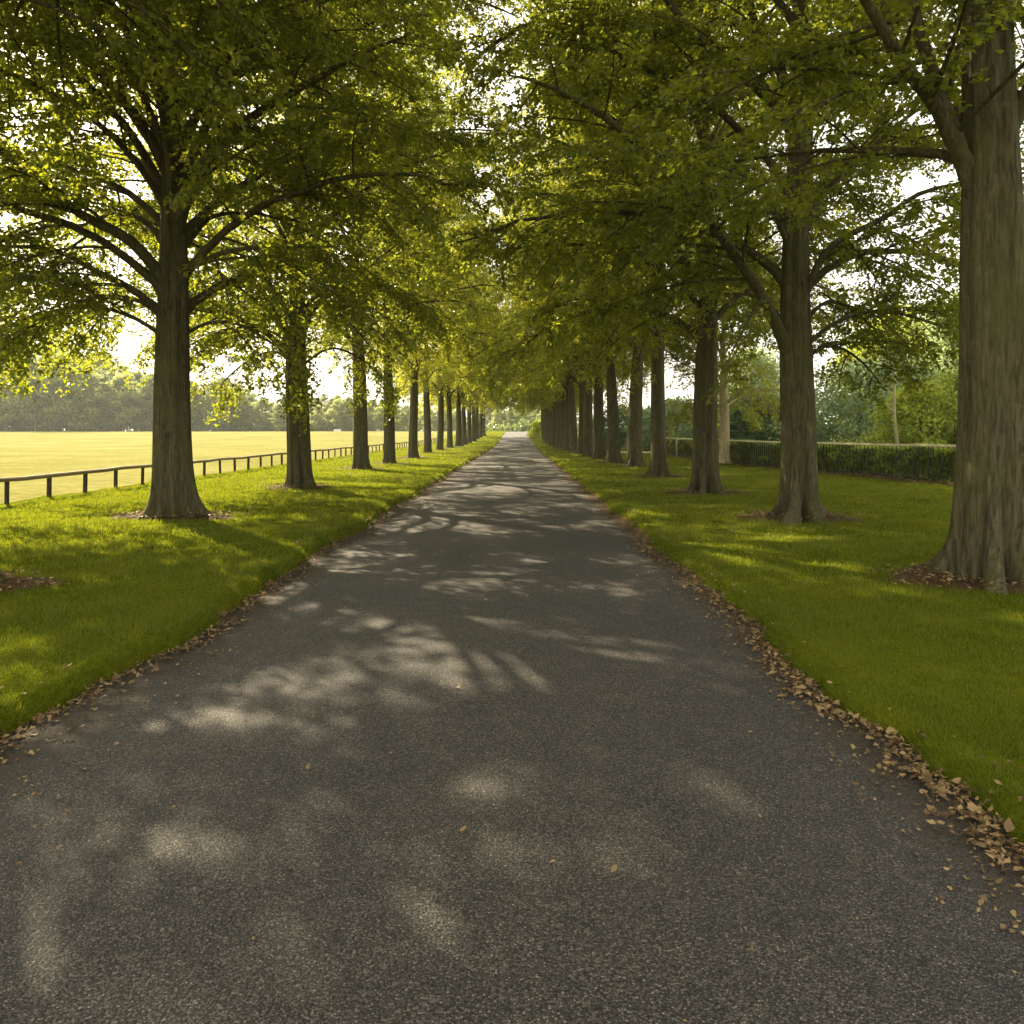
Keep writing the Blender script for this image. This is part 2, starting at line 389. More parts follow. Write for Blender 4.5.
def make_tree(seed, H, r0, limbs=(), n_limbs=20, crown_r=5.2, base=3.6, n_leaf=60000, leaf=.088, fine=True,
              split=True, leaf_mat='leaf', bark='bark', lean=(0, 0), seg=84, thin=1.0, flare=1.15, open_front=0, open_road=0):
    """returns [(part name, mesh)] : trunk, limbs, crown"""
    rng = np.random.RandomState(seed)
    tb = MB(); centre, rad = trunk_mesh(tb, rng, H*.93, r0, lean, seg, flare, fine=fine)
    parts = []; twP = []; twD = []; twL = []
    L = []   # (path, r0)
    for lm in limbs:
        P = np.array(lm['p'], float); pts = np.zeros((len(P), 3))
        d = np.linspace(0, 1, len(P))
        pts[:, 0] = P[:, 0]; pts[:, 2] = P[:, 1]; pts[:, 1] = lm.get('dy', 0)*d**1.2
        c0 = centre(max(pts[0, 2] - .15, 0)); pts[0, :2] = c0[:2]*.9 + pts[0, :2]*.1
        e = pts[-1] - pts[-2]; ext = pts[-1] + unit(e)*lm.get('ext', 1.5) + np.array([0, 0, -.15])
        path = curve_pts(np.concatenate([pts, [ext]]), 16)
        L.append((path, lm['r']))
    az = rng.uniform(0, 6.28)
    for i in range(n_limbs):
        f = (i + rng.uniform(-.3, .3))/max(n_limbs - 1, 1); f = min(max(f, 0), 1)
        h = base + .1 + (H*.86 - base)*f**1.25
        az += 2.39996 + rng.uniform(-.35, .35)
        if open_front and math.sin(az) < -.35 and h < open_front: continue      # trunk bare towards the drive's open end
        if open_road and math.cos(az) < -.2 and h < open_road: continue
        R_ = crown_r*(1.0 - .38*f**2.2)*rng.uniform(.82, 1.12)
        el0 = R(58 + 10*f + rng.uniform(-9, 7)); el1 = R((-42 if base < 5 else -5) + (66 if base < 5 else 34)*min(f*2.6, 1) + 14*f + rng.uniform(-10, 10))
        n = 13; t = np.linspace(0, 1, n); el = el0 + (el1 - el0)*t**.7
        a_ = az + .25*np.sin(3*t + rng.uniform(0, 6)) * t
        ln = R_/np.mean(np.cos(el)); st = ln/(n-1)
        step = np.stack([np.cos(el)*np.cos(a_), np.cos(el)*np.sin(a_), np.sin(el)], -1)*st
        path = centre(h) + np.concatenate([[np.zeros(3)], np.cumsum(step[:-1], 0)])
        path += rng.normal(0, .025, path.shape)*t[:, None]*2
        L.append((path, min(rad(h)*.42, .022 + .0072*ln*(1.2 - .5*f))))
    top = np.array([centre(h) for h in np.linspace(H*.62, H*.93, 6)]); top = np.concatenate([top, [top[-1] + [0.1, .1, H*.07]]])
    L.append((top, .07))
    sub_mb_of = []
    for path, lr in L:
        mb = MB(); n = len(path); t = np.linspace(0, 1, n)
        rr = lr*(1 - t)**.75*.92 + .012; rr[0] *= 1.45; rr[1] *= 1.15
        if path is not top: mb.tube(path, rr, 9 if fine else 6)
        seglen = np.linalg.norm(np.diff(path, axis=0), axis=1); cum = np.concatenate([[0], np.cumsum(seglen)]); ln = cum[-1]
        s = .20*ln + rng.uniform(0, .3) if path is not top else 0.1; side = 1
        while s < ln:
            i = min(np.searchsorted(cum, s), n-1); i = max(i, 1)
            f = (s - cum[i-1])/(cum[i] - cum[i-1]); p = path[i-1]*(1-f) + path[i]*f
            T = unit(path[i] - path[i-1])
            flat = math.atan2(T[1], T[0]); 
            if path is top or abs(T[2]) > .9: flat = rng.uniform(0, 6.28)
            aa = flat + side*R(rng.uniform(30, 72)); side = -side
            e0 = R(rng.uniform(-38, 26)) + .40*math.asin(max(-1, min(1, T[2])))
            sl = max(.6, min(2.6, .45*(ln - s) + rng.uniform(.6, 1.1)))
            m = 6; tt = np.linspace(0, 1, m); ee = e0 - R(30)*tt + rng.uniform(-.15, .15)
            aaa = aa - side*(-.3)*tt
            st = np.stack([np.cos(ee)*np.cos(aaa), np.cos(ee)*np.sin(aaa), np.sin(ee)], -1)*sl/(m-1)
            sp = p + np.concatenate([[np.zeros(3)], np.cumsum(st[:-1], 0)])
            mb.tube(sp, .30*np.interp(s, cum, rr)*(1-tt*.85) + .006, 5 if fine else 4)
            # twigs
            q = .12; sd = 1
            while q <= 1.001:
                j = min(int(q*(m-1)), m-2); g = q*(m-1) - j; pp = sp[j]*(1-g) + sp[j+1]*g
                for _ in range(2 if q < .98 else 1):
                    ta = aaa[j] + (sd*R(rng.uniform(25, 80)) if q < .98 else 0); sd = -sd
                    te = ee[j] + R(rng.uniform(-30, 30))
                    tl = rng.uniform(.32, .75)
                    dv = np.array([math.cos(te)*math.cos(ta), math.cos(te)*math.sin(ta), math.sin(te)])
                    twP.append(pp); twD.append(dv); twL.append(tl)
                q += .17/max(sl/1.4, .6)
            s += rng.uniform(.24, .46)
        if split and path is not top: parts.append(('limb', mb))
        elif mb.n: 
            tb.V += mb.V; tb.Q += [x + tb.n for x in mb.Q]; tb.T += [x + tb.n for x in mb.T]; tb.n += mb.n
    twP = np.array(twP); twD = np.array(twD); twL = np.array(twL)
    # twig wood: thin three-sided sticks, all within the trunk's branch wood
    nt = len(twP); e = twP + twD*twL[:, None]
    sd_ = unit(np.cross(twD, np.array([0, 0, 1.0]) + 1e-3)); up = np.cross(sd_, twD)
    w = .0045 if fine else .006
    V = np.stack([twP + sd_*w, twP - sd_*w, twP + up*w*1.5, e], 1).reshape(-1, 3)
    b = np.arange(nt)[:, None]*4
    tb.add(V, None, np.concatenate([b + np.array([[0, 1, 3]]), b + np.array([[1, 2, 3]]), b + np.array([[2, 0, 3]])]))
    # leaves
    k = rng.randint(0, nt, n_leaf); u = rng.uniform(.05, 1.08, n_leaf)**.8
    P = twP[k] + twD[k]*(twL[k]*u)[:, None] + rng.normal(0, .055, (n_leaf, 3))*[1, 1, .8]
    P[:, 2] -= .10*u*u*twL[k]
    # ragged clumps: thin some sprays out altogether
    keep = rng.uniform(0, 1, nt)[k] > np.interp(twP[k][:, 2], [3, 8, 13, 16], [.05, .10, .10 + .10*thin, .10 + .25*thin])
    hole = np.zeros(len(P))
    for q in range(7):
        dvec = unit(rng.normal(0, 1, 3)); hole += np.sin(P @ dvec*rng.uniform(2.6, 5.5) + rng.uniform(0, 6.28))
    keep &= hole > -2.0 + rng.normal(0, .3, len(P))
    P = P[keep]; kk = k[keep]; n = len(P)
    D = twD[kk]*.6 + rng.normal(0, .65, (n, 3)); D[:, 2] = D[:, 2]*.55 - .22
    N = np.array([0, 0, 1.0]) + rng.normal(0, .48, (n, 3))
    Ls = leaf*rng.uniform(.65, 1.25, n); Ws = Ls*rng.uniform(.55, .75, n)
    crown = leaf_mesh('crown', M[leaf_mat], P, D, N, Ls, Ws, fold=.22, fine=fine)
    out = [('trunk', tb.mesh('trunk', M[bark], True))]
    out += [(nm, mb.mesh(nm, M[bark], True)) for nm, mb in parts]
    out.append(('crown', crown))
    return out

def place_tree(name, parts, loc, rz, scale, label, cat, group=None):
    root = empty(name, loc, rz)
    root.scale = (scale,)*3
    tag(root, label, cat, group)
    for nm, me in parts:
        obj(nm, me, root)
    return root

AVE = 'beech trees lining the drive'

def px(bx, Z, pts, hx=None):   # control points measured on the photo turned into metres from the tree's own base
    s = 800.0/Z
    return [((x - bx)/s, CAM_H + (432 - y)/s) for x, y in pts]

# --- nearest six, each with its own main limbs
Z = 14.6
T1 = make_tree(101, 16.5, .335, [
    dict(p=px(167, Z, [(168, 300), (178, 276), (200, 268), (225, 260), (262, 258)]), r=.07, dy=-.6),
    dict(p=px(167, Z, [(168, 245), (180, 215), (202, 192), (220, 173), (250, 156), (292, 140), (340, 125), (375, 117)]), r=.12, dy=-2.3, ext=1.0),
    dict(p=px(167, Z, [(163, 292), (148, 268), (130, 246), (102, 232), (75, 213), (50, 188), (15, 160)]), r=.115, dy=-1.6, ext=1.5),
    dict(p=px(167, Z, [(160, 330), (140, 302), (120, 288), (98, 277), (70, 262), (30, 262)]), r=.07, dy=-1.0),
    dict(p=px(167, Z, [(160, 345), (130, 322), (95, 312), (50, 318), (10, 336)]), r=.032, dy=-.5, ext=.8),
    dict(p=px(167, Z, [(167, 240), (140, 184), (105, 146), (60, 116), (15, 98)]), r=.07, dy=2.6),
    dict(p=px(167, Z, [(167, 272), (138, 230), (100, 204), (55, 194), (5, 196)]), r=.06, dy=2.3),
    dict(p=px(167, Z, [(167, 205), (150, 126), (128, 64), (98, 8)]), r=.06, dy=2.8),
    dict(p=px(167, Z, [(166, 225), (142, 176), (112, 142), (66, 118), (12, 112)]), r=.06, dy=-2.2),
    dict(p=px(167, Z, [(166, 180), (148, 110), (118, 60), (70, 22), (10, 2)]), r=.06, dy=-2.6),
    dict(p=px(167, Z, [(160, 318), (128, 296), (92, 284), (48, 286), (0, 300), (-40, 326)]), r=.034, dy=.9, ext=.8),
    dict(p=px(167, Z, [(160, 330), (138, 306), (112, 304), (80, 324), (62, 344)]), r=.028, dy=-1.4, ext=.4),
    dict(p=px(167, Z, [(168, 345), (196, 325), (228, 326), (262, 348)]), r=.03, dy=.5, ext=.5),
    dict(p=px(167, Z, [(168, 262), (180, 238), (192, 215), (215, 205), (250, 205)]), r=.045, dy=1.0),
    dict(p=px(167, Z, [(166, 205), (188, 158), (212, 118), (236, 84), (270, 48), (312, 3)]), r=.09, dy=-.8),
    dict(p=px(167, Z, [(163, 215), (140, 160), (112, 118), (82, 88), (50, 58), (8, 22)]), r=.08, dy=-1.0),
    dict(p=px(167, Z, [(163, 185), (138, 120), (122, 60), (112, 0)]), r=.07, dy=.8),
], n_limbs=32, base=3.4, open_front=5.2, crown_r=6.4, n_leaf=320000, lean=(-.012, 0))
place_tree('beech_tree', T1, (-6.26, 14.6, .05), 0, 1, 'left row beech with long limb sweeping right, nearest whole trunk', 'tree', AVE)

Z = 22.3
T2 = make_tree(102, 16.5, .33, [
    dict(p=px(299, Z, [(298, 358), (306, 332), (318, 314), (335, 303), (355, 298), (374, 286)]), r=.11, dy=-1.8),
    dict(p=px(299, Z, [(296, 355), (286, 330), (270, 310), (250, 298), (233, 283), (205, 270)]), r=.11, dy=-1.4),
    dict(p=px(299, Z, [(297, 372), (276, 354), (250, 358), (222, 378)]), r=.032, dy=.4, ext=.5),
    dict(p=px(299, Z, [(297, 352), (272, 334), (240, 334), (205, 352)]), r=.034, dy=-1.2, ext=.6),
    dict(p=px(299, Z, [(299, 372), (326, 350), (352, 356), (372, 372)]), r=.03, dy=.6, ext=.3),
    dict(p=px(299, Z, [(297, 140), (330, 60), (385, 10), (440, -10), (490, 0)]), r=.07, dy=.4, ext=.8),
    dict(p=px(299, Z, [(297, 100), (340, 20), (400, -30), (470, -40)]), r=.06, dy=-.4, ext=.8),
    dict(p=px(299, Z, [(297, 290), (304, 258), (315, 216), (330, 182), (352, 150)]), r=.09, dy=.5),
    dict(p=px(299, Z, [(296, 270), (280, 235), (262, 205), (236, 180)]), r=.08, dy=.3),
    dict(p=px(299, Z, [(297, 230), (310, 190), (340, 160), (375, 140)]), r=.08, dy=-.9),
], n_limbs=28, base=3.4, open_front=7.5, crown_r=6.2, n_leaf=178000, leaf=.098, lean=(-.014, 0))
place_tree('beech_tree', T2, (-6.08, 22.3, .05), 0, 1, 'left row beech with two curved limbs like a candlestick', 'tree', AVE)

T0 = make_tree(103, 16, .38, [], n_limbs=34, base=5.2, crown_r=6.4, n_leaf=260000)
place_tree('beech_tree', T0, (-5.9, 7.9, .05), .4, 1, 'beech at left edge, only its root flare showing on grass', 'tree', AVE)

Z = 8.65
R1 = make_tree(104, 16.5, .375, [
    dict(p=px(988, Z, [(985, 250), (966, 196), (948, 152), (926, 100), (906, 50), (890, 0), (872, -50)]), r=.105, dy=-.35),
    dict(p=px(988, Z, [(976, 200), (946, 156), (918, 120), (880, 88), (846, 52), (812, 16), (770, -25)]), r=.085, dy=-1.0),
    dict(p=px(988, Z, [(985, 190), (962, 152), (938, 134), (900, 118), (850, 105)]), r=.06, dy=1.6),
    dict(p=px(988, Z, [(985, 160), (964, 120), (942, 96), (926, 62), (912, 20), (905, -40)]), r=.075, dy=.7),
    dict(p=px(988, Z, [(992, 170), (1014, 110), (1036, 60), (1070, 0)]), r=.10, dy=-.3),
    dict(p=px(988, Z, [(992, 280), (1018, 240), (1060, 210), (1130, 190)]), r=.08, dy=.5),
], n_limbs=22, base=6.3, open_road=8.6, crown_r=6.2, n_leaf=195000, leaf=.085)
place_tree('beech_tree', R1, (5.13, 8.65, .05), 0, 1, 'thick beech at the right edge with stout limb leaning left', 'tree', AVE)

Z = 14.75
R2 = make_tree(105, 17, .33, [
    dict(p=px(798, Z, [(795, 375), (776, 335), (756, 305), (730, 275), (702, 246), (672, 221), (622, 179), (586, 159), (539, 143)]), r=.115, dy=-2.4, ext=.6),
    dict(p=px(798, Z, [(795, 345), (778, 316), (764, 290), (748, 264), (728, 250), (700, 246)]), r=.055, dy=.7),
    dict(p=px(798, Z, [(795, 262), (777, 230), (764, 207), (748, 195), (716, 186)]), r=.05, dy=-.8),
    dict(p=px(798, Z, [(795, 160), (780, 120), (744, 96), (684, 50), (649, 20), (600, -10)]), r=.095, dy=-1.2),
    dict(p=px(798, Z, [(798, 330), (811, 278), (830, 249), (870, 229), (900, 208), (940, 200)]), r=.07, dy=-.9),
    dict(p=px(798, Z, [(796, 140), (742, 62), (640, 22), (540, 12), (490, 34)]), r=.07, dy=.6, ext=.5),
    dict(p=px(798, Z, [(800, 340), (826, 306), (858, 300), (898, 318)]), r=.034, dy=1.2, ext=.6),
    dict(p=px(798, Z, [(798, 372), (822, 350), (846, 350), (872, 366)]), r=.028, dy=.3, ext=.4),
    dict(p=px(798, Z, [(798, 358), (830, 328), (872, 316), (920, 330)]), r=.035, dy=-.5, ext=.8),
    dict(p=px(798, Z, [(798, 290), (805, 242), (820, 205), (850, 172), (900, 126), (940, 96)]), r=.075, dy=.4),
    dict(p=px(798, Z, [(798, 300), (808, 236), (817, 166), (824, 113), (834, 50)]), r=.07, dy=.9),
    dict(p=px(798, Z, [(795, 120), (770, 60), (745, 20), (735, -20)]), r=.085, dy=-.5),
], n_limbs=28, base=3.6, flare=1.75, open_front=9.5, crown_r=6.2, n_leaf=215000, leaf=.088, leaf_mat='leaf')
place_tree('beech_tree', R2, (5.16, 14.75, .05), 0, 1, 'right row beech with deeply ribbed roots, long limb over the road', 'tree', AVE)

Z = 20.7
R3 = make_tree(106, 17, .315, [
    dict(p=px(706, Z, [(702, 265), (694, 222), (680, 190), (655, 160), (620, 140)]), r=.08, dy=-.9),
    dict(p=px(706, Z, [(704, 340), (716, 300), (732, 276), (760, 262)]), r=.05, dy=-.6),
    dict(p=px(706, Z, [(702, 300), (690, 270), (668, 246), (640, 232)]), r=.06, dy=-.6),
], n_limbs=29, base=3.6, flare=1.45, open_front=9.5, crown_r=6.2, n_leaf=178000, leaf=.098)
place_tree('beech_tree', R3, (4.86, 20.7, .05), 0, 1, 'straight dark beech just left of the pale sunlit trunk', 'tree', AVE)

# --- the rest of the two rows
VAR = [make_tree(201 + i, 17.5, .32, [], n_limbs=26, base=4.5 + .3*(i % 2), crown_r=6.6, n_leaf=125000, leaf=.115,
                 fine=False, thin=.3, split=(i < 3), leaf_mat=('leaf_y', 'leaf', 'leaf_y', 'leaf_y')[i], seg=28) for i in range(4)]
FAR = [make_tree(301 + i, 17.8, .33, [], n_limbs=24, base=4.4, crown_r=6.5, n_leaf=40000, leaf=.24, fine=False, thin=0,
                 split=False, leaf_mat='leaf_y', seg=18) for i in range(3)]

left_row = [(-6.55, 33.4), (-6.3, 39.2), (-6.2, 47.2), (-6.6, 58.5), (-6.7, 68.5), (-6.6, 77.5), (-6.4, 86.5), (-6.3, 94),
            (-6.2, 102), (-6.1, 110), (-6.1, 119), (-6.0, 128), (-5.9, 138)]
right_row = [(5.05, 28.6), (5.3, 36.3), (4.85, 40.6), (4.7, 45.8), (4.55, 51.5), (4.5, 57), (4.4, 63), (4.3, 69.5), (4.2, 76), (4.2, 83),
             (4.1, 90), (4.1, 98), (4.0, 107), (4.0, 117), (4.0, 128)]
LL = ['slim straight beech, third whole trunk along the left row',
      'fourth whole beech trunk along the left row',
      'stout beech, fifth whole trunk along the left row',
      'sixth whole beech trunk along the left row',
      'seventh whole beech trunk along the left row']
LR = ['right row beech just past the straight dark one, brown leaves at foot',
      'fifth beech along the right row from the right edge',
      'sixth beech along the right row from the right edge',
      'seventh beech along the right row from the right edge',
      'eighth beech along the right row from the right edge']
rg = random.Random(5)
for row, labs, side in ((left_row, LL, 'left'), (right_row, LR, 'right')):
    for i, (x, y) in enumerate(row):
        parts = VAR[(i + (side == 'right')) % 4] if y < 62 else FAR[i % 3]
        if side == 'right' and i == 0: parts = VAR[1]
        lab = labs[i] if i < len(labs) else 'distant beech in the crowded far end of the %s row' % side
        z = float(rise(y)) + .05
        tr_ = place_tree('beech_tree', parts, (x, y, z), rg.uniform(0, 6.28), 1, lab, 'tree',
                   AVE if i < len(labs) else 'far trees of the %s row' % side)
        g_ = rg.uniform(.86, 1.08); tr_.scale = (g_, g_, rg.uniform(.95, 1.07))
        tr_.rotation_euler = (R(rg.uniform(-1.6, 1.6)), R(rg.uniform(-1.6, 1.6)), tr_.rotation_euler[2])

# pale sunlit trunk beside the hedge rail
PALE = make_tree(401, 10.5, .25, [], n_limbs=20, base=2.4, crown_r=3.4, n_leaf=42000, leaf=.14, fine=False, split=False, leaf_mat='leaf_y', bark='bark_pale', seg=24)
place_tree('pale_tree', PALE, (10.2, 39.6, .05), 1.0, 1, 'pale sunlit trunk standing at the end of the light rail beside the hedge', 'tree')

# ------------------------------------------------------------------ background trees
def clump_tree(seed, H, r0, crown_base, crown_r, n_leaf, leaf, leaf_mat, bark='bark_far', n_clump=40, squash=1.0, droop=0.0, cone=0.0, n_branch=14, ntilt=.7, full=False):
    rng = np.random.RandomState(seed)
    tb = MB()
    zs = np.linspace(-.2, H*.92, 8); lx = .02*H*np.sin(zs*.35 + rng.uniform(0, 6))*zs/H
    tb.tube(np.stack([lx, lx*.6, zs], -1), r0*(1 - .85*np.clip(zs/H, 0, 1)) + .01, 8)
    ch = H - crown_base
    P0 = []
    for i in range(n_clump):
        f = rng.uniform(0, 1)
        rr = crown_r*((1 - f)*.95 + .05 if cone else math.sin(math.pi*(.12 + .86*f))**.7)
        if full: rr = crown_r*min(1.0, (1.0 - f**2.2)**.5 + .1)
        a = rng.uniform(0, 6.28); d = rr*rng.uniform(.1, 1)**.55
        P0.append((d*math.cos(a), d*math.sin(a), crown_base + ch*f*.95))
    P0 = np.array(P0)
    for p in P0[:n_branch]:
        h = max(crown_base*.7, p[2] - .35*np.hypot(p[0], p[1]))
        tb.tube(np.array([[0, 0, h], [p[0]*.5, p[1]*.5, (h + p[2])*.5 + .05*H*.3], p]), [r0*.3, r0*.2, .012], 5)
    k = rng.randint(0, n_clump, n_leaf)
    sz = (crown_r*.34*rng.uniform(.6, 1.3, n_clump))[k]
    G = rng.normal(0, .55, (n_leaf, 3)); ln = np.linalg.norm(G, axis=1)[:, None]; G = G/ln*np.minimum(ln, 1.15)
    P = P0[k] + G*sz[:, None]*np.array([1, 1, .55*squash])
    P[:, 2] = np.maximum(P[:, 2], .03)
    out = unit(P - np.array([0, 0, crown_base + ch*.3]))
    D = out*.5 + rng.normal(0, .6, (n_leaf, 3)); D[:, 2] -= droop
    N = np.array([0, 0, 1.]) + rng.normal(0, ntilt, (n_leaf, 3)) + out*.4
    L_ = leaf*rng.uniform(.6, 1.3, n_leaf)
    crown = leaf_mesh('crown', M[leaf_mat], P, D, N, L_, L_*rng.uniform(.4, .7, n_leaf))
    return [('trunk', tb.mesh('trunk', M[bark], True)), ('crown', crown)]

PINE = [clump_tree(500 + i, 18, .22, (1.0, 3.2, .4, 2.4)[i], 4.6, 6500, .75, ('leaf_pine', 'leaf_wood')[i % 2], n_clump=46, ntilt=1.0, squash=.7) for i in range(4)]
rg = random.Random(9)
k = 0
for row, (yy, x0, x1, st) in enumerate(((196, -150, -16, 3.6), (206, -156, -14, 4.2), (218, -170, 20, 5.5))):
    x = x0
    while x < x1:
        sx = 518 + 800*x/yy
        top = np.interp(sx, [-60, 0, 90, 120, 150, 200, 235, 262, 330, 400, 480], [344, 347, 349, 372, 364, 386, 381, 400, 397, 402, 410])
        H = (432 - top)*yy/800*rg.uniform(.80, 1.1)
        lab = ['tall pine in the hazy wood at the far left side of the field',
               'lower dark tree in the hazy wood beyond the field, seen between the left trunks',
               'distant tree rising out of the back of the wood across the field'][2 if row == 2 else (0 if sx < 140 else 1)]
        grp = ['tall pines of the far wood', 'lower trees of the far wood', 'back row of the far wood'][2 if row == 2 else (0 if sx < 140 else 1)]
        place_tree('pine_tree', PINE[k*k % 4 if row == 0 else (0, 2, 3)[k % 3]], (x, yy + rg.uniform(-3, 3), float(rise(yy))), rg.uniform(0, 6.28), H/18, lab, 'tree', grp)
        k += 1; x += st*rg.uniform(.7, 1.3)*(1 if sx < 150 else .75)

bg = [  # x, y, H, crown_base, r, n, leaf, material, cone, label, name
    (18.3, 43, 5.2, .4, 3.0, 12000, .16, 'leaf_blue', 0, 'grey green rounded shrub tree behind the hedge, right of the ribbed beech', 'shrub_tree'),
    (22.6, 47, 5.8, .5, 2.8, 10000, .17, 'leaf_blue', 0, 'bluish shrub tree behind the hedge beside the slim bare trunk', 'shrub_tree'),
    (15.9, 31.5, 3.3, .2, 1.7, 9000, .12, 'leaf_lime', 0, 'bright lime green bush just behind the railing left of the thick right trunk', 'bush'),
    (18.0, 33, 3.9, .2, 2.0, 10000, .13, 'leaf_hedge', 0, 'mid green bush behind the railing, half hidden by the thick right trunk', 'bush'),
    (28.0, 50, 10.2, .8, 3.8, 15000, .20, 'leaf_blue', 1, 'tall feathery grey green conifer behind the bushes on the right', 'conifer'),
    (25.6, 56, 9.6, .8, 3.2, 12000, .19, 'leaf_lime', 0, 'yellow green tree between the bluish shrubs and the feathery conifer', 'tree'),
    (20.6, 31, 6.4, .4, 2.6, 12000, .15, 'leaf_hedge', 0, 'green tree behind the railing at the right edge of the photo', 'tree'),
    (17.2, 58, 4.3, .3, 2.8, 9000, .2, 'leaf_dark', 0, 'dark rounded shrub seen over the hedge between the ribbed beech and the pale trunk', 'bush'),
    (20.6, 62, 4.8, .3, 3.0, 9000, .2, 'leaf_blue', 0, 'grey shrub over the hedge just left of the ribbed beech', 'bush'),
    (13.0, 70, 4.2, .3, 3.0, 8000, .22, 'leaf_blue', 0, 'hazy blue green shrub beyond the rail, left of the straight dark beech', 'bush'),
    (16.8, 82, 4.8, .3, 3.4, 8000, .25, 'leaf_blue', 0, 'hazy pale shrub far beyond the rail between the right row trunks', 'bush'),
    (11.4, 88, 4.4, .3, 3.2, 8000, .25, 'leaf_dark', 0, 'dark distant shrub beyond the bright path, between the right row trunks', 'bush'),
    (3.6, 134, 2.6, .1, 1.7, 4000, .2, 'leaf_lime', 0, 'bright yellow green bush on the right verge at the far end of the drive', 'bush'),
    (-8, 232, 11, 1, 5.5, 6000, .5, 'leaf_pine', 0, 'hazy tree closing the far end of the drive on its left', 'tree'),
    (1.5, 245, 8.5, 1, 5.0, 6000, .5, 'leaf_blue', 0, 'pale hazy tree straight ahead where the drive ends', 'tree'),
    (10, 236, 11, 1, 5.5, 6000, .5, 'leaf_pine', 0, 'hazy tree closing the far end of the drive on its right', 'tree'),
    (31, 62, 11.5, .6, 4.8, 15000, .24, 'leaf_hedge', 0, 'big green tree far behind the bushes, beside the feathery conifer', 'tree'),
    (20.4, 70, 8.6, .6, 4.0, 11000, .22, 'leaf_blue', 0, 'tall grey green tree in the gap between the ribbed beech and pale trunk', 'tree'),
    (24, 78, 7.0, .6, 4.2, 10000, .26, 'leaf_dark', 0, 'dark tree in the distance behind the grey shrubs', 'tree'),
]
for i, (x, y, H, cb, r, n, lf, mt, cone, lab, nm) in enumerate(bg):
    pr = clump_tree(600 + i, H, .05 + .012*H, cb, r*1.08, int(n*1.25), lf*1.35, mt, n_clump=58, full=not cone, cone=cone, squash=1.2, droop=.3 if cone else 0)
    nm2 = {'tree': 'garden_tree'}.get(nm, nm)
    place_tree(nm2, pr, (x, y, float(rise(y))), i*1.3, 1, lab, nm.replace('_', ' '))

# slim bare pale trunk behind the rail
mb = MB(); zz = np.linspace(-.2, 5.0, 9)
mb.tube(np.stack([-.05*zz + .04*np.sin(zz*2), .0*zz, zz], -1), .09 - .012*zz, 8)
rng = np.random.RandomState(3)
for h in (2.4, 3.0, 3.5, 3.9, 4.3, 4.6):
    a = rng.uniform(0, 6.28); l = rng.uniform(.4, .9)
    mb.tube(np.array([[-.05*h, 0, h], [-.05*h + l*.5*math.cos(a), l*.5*math.sin(a), h + .3], [-.05*h + l*math.cos(a), l*math.sin(a), h + .7]]), [.03, .02, .008], 5)
root = empty('slim_tree', (14.45, 30.4, 0)); tag(root, 'slim pale bare trunk rising out of the bushes behind the rail', 'tree')
obj('trunk', mb.mesh('trunk', M['bark_pale'], True), root)
n = 900; P = np.stack([rng.normal(-.25, .35, n), rng.normal(0, .35, n), rng.normal(4.7, .45, n)], -1)
obj('crown', leaf_mesh('crown', M['leaf_blue'], P, rng.normal(0, 1, (n, 3)), rng.normal(0, 1, (n, 3)), rng.uniform(.08, .16, n), rng.uniform(.03, .06, n)), root)

# ------------------------------------------------------------------ low rail fence along the field
FX = -11.05
root = empty('rail_fence', (FX, 20, 0)); tag(root, 'low weathered timber rail fence on short dark posts along the field', 'fence')
rng = np.random.RandomState(4)
fy = np.arange(8.0, 112, 1.55)
post_me = []
for i in range(4):
    mb = MB(); j = rng.uniform(-.012, .012, 4)
    mb.box((-.034, -.036, -.25), (.034 + j[0], .036, .58 + j[1]*.5)); post_me.append(mb.mesh('post', M['post']))
top_y = []; 
for i, y in enumerate(fy):
    o = obj('post', post_me[i % 4], root); o.location = (rng.uniform(-.02, .02), y - 20, float(rise(y)) + .07)
    o.rotation_euler = (R(rng.uniform(-2, 2)), R(rng.uniform(-2, 2)), R(rng.uniform(-6, 6)))
mb = MB(); n = len(fy)
yy = np.linspace(fy[0] - .8, fy[-1] + .8, 120); zz = rise(yy) + .66 + .012*wob(yy, 21, 1, .9, 4); xx = .012*wob(yy, 22, 1, .7, 4)
hw, hh = .062, .048
ring = np.array([(-hw, -hh*.6), (-hw*.6, -hh), (hw*.6, -hh), (hw, -hh*.6), (hw, hh*.5), (hw*.55, hh), (-hw*.55, hh), (-hw, hh*.5)])
V = np.stack([xx[:, None] + ring[None, :, 0], np.broadcast_to((yy - 20)[:, None], (120, 8)), zz[:, None] + ring[None, :, 1] + .02], -1).reshape(-1, 3)
i = np.arange(119)[:, None]*8; j = np.arange(8)[None, :]; k2 = (j + 1) % 8
mb.add(V, np.stack([i+j, i+k2, i+8+k2, i+8+j], -1).reshape(-1, 4)); mb.add(V[:8], [[0, 1, 2, 3], [0, 3, 4, 7], [7, 4, 5, 6]])
obj('rail', mb.mesh('rail', M['rail']), root)

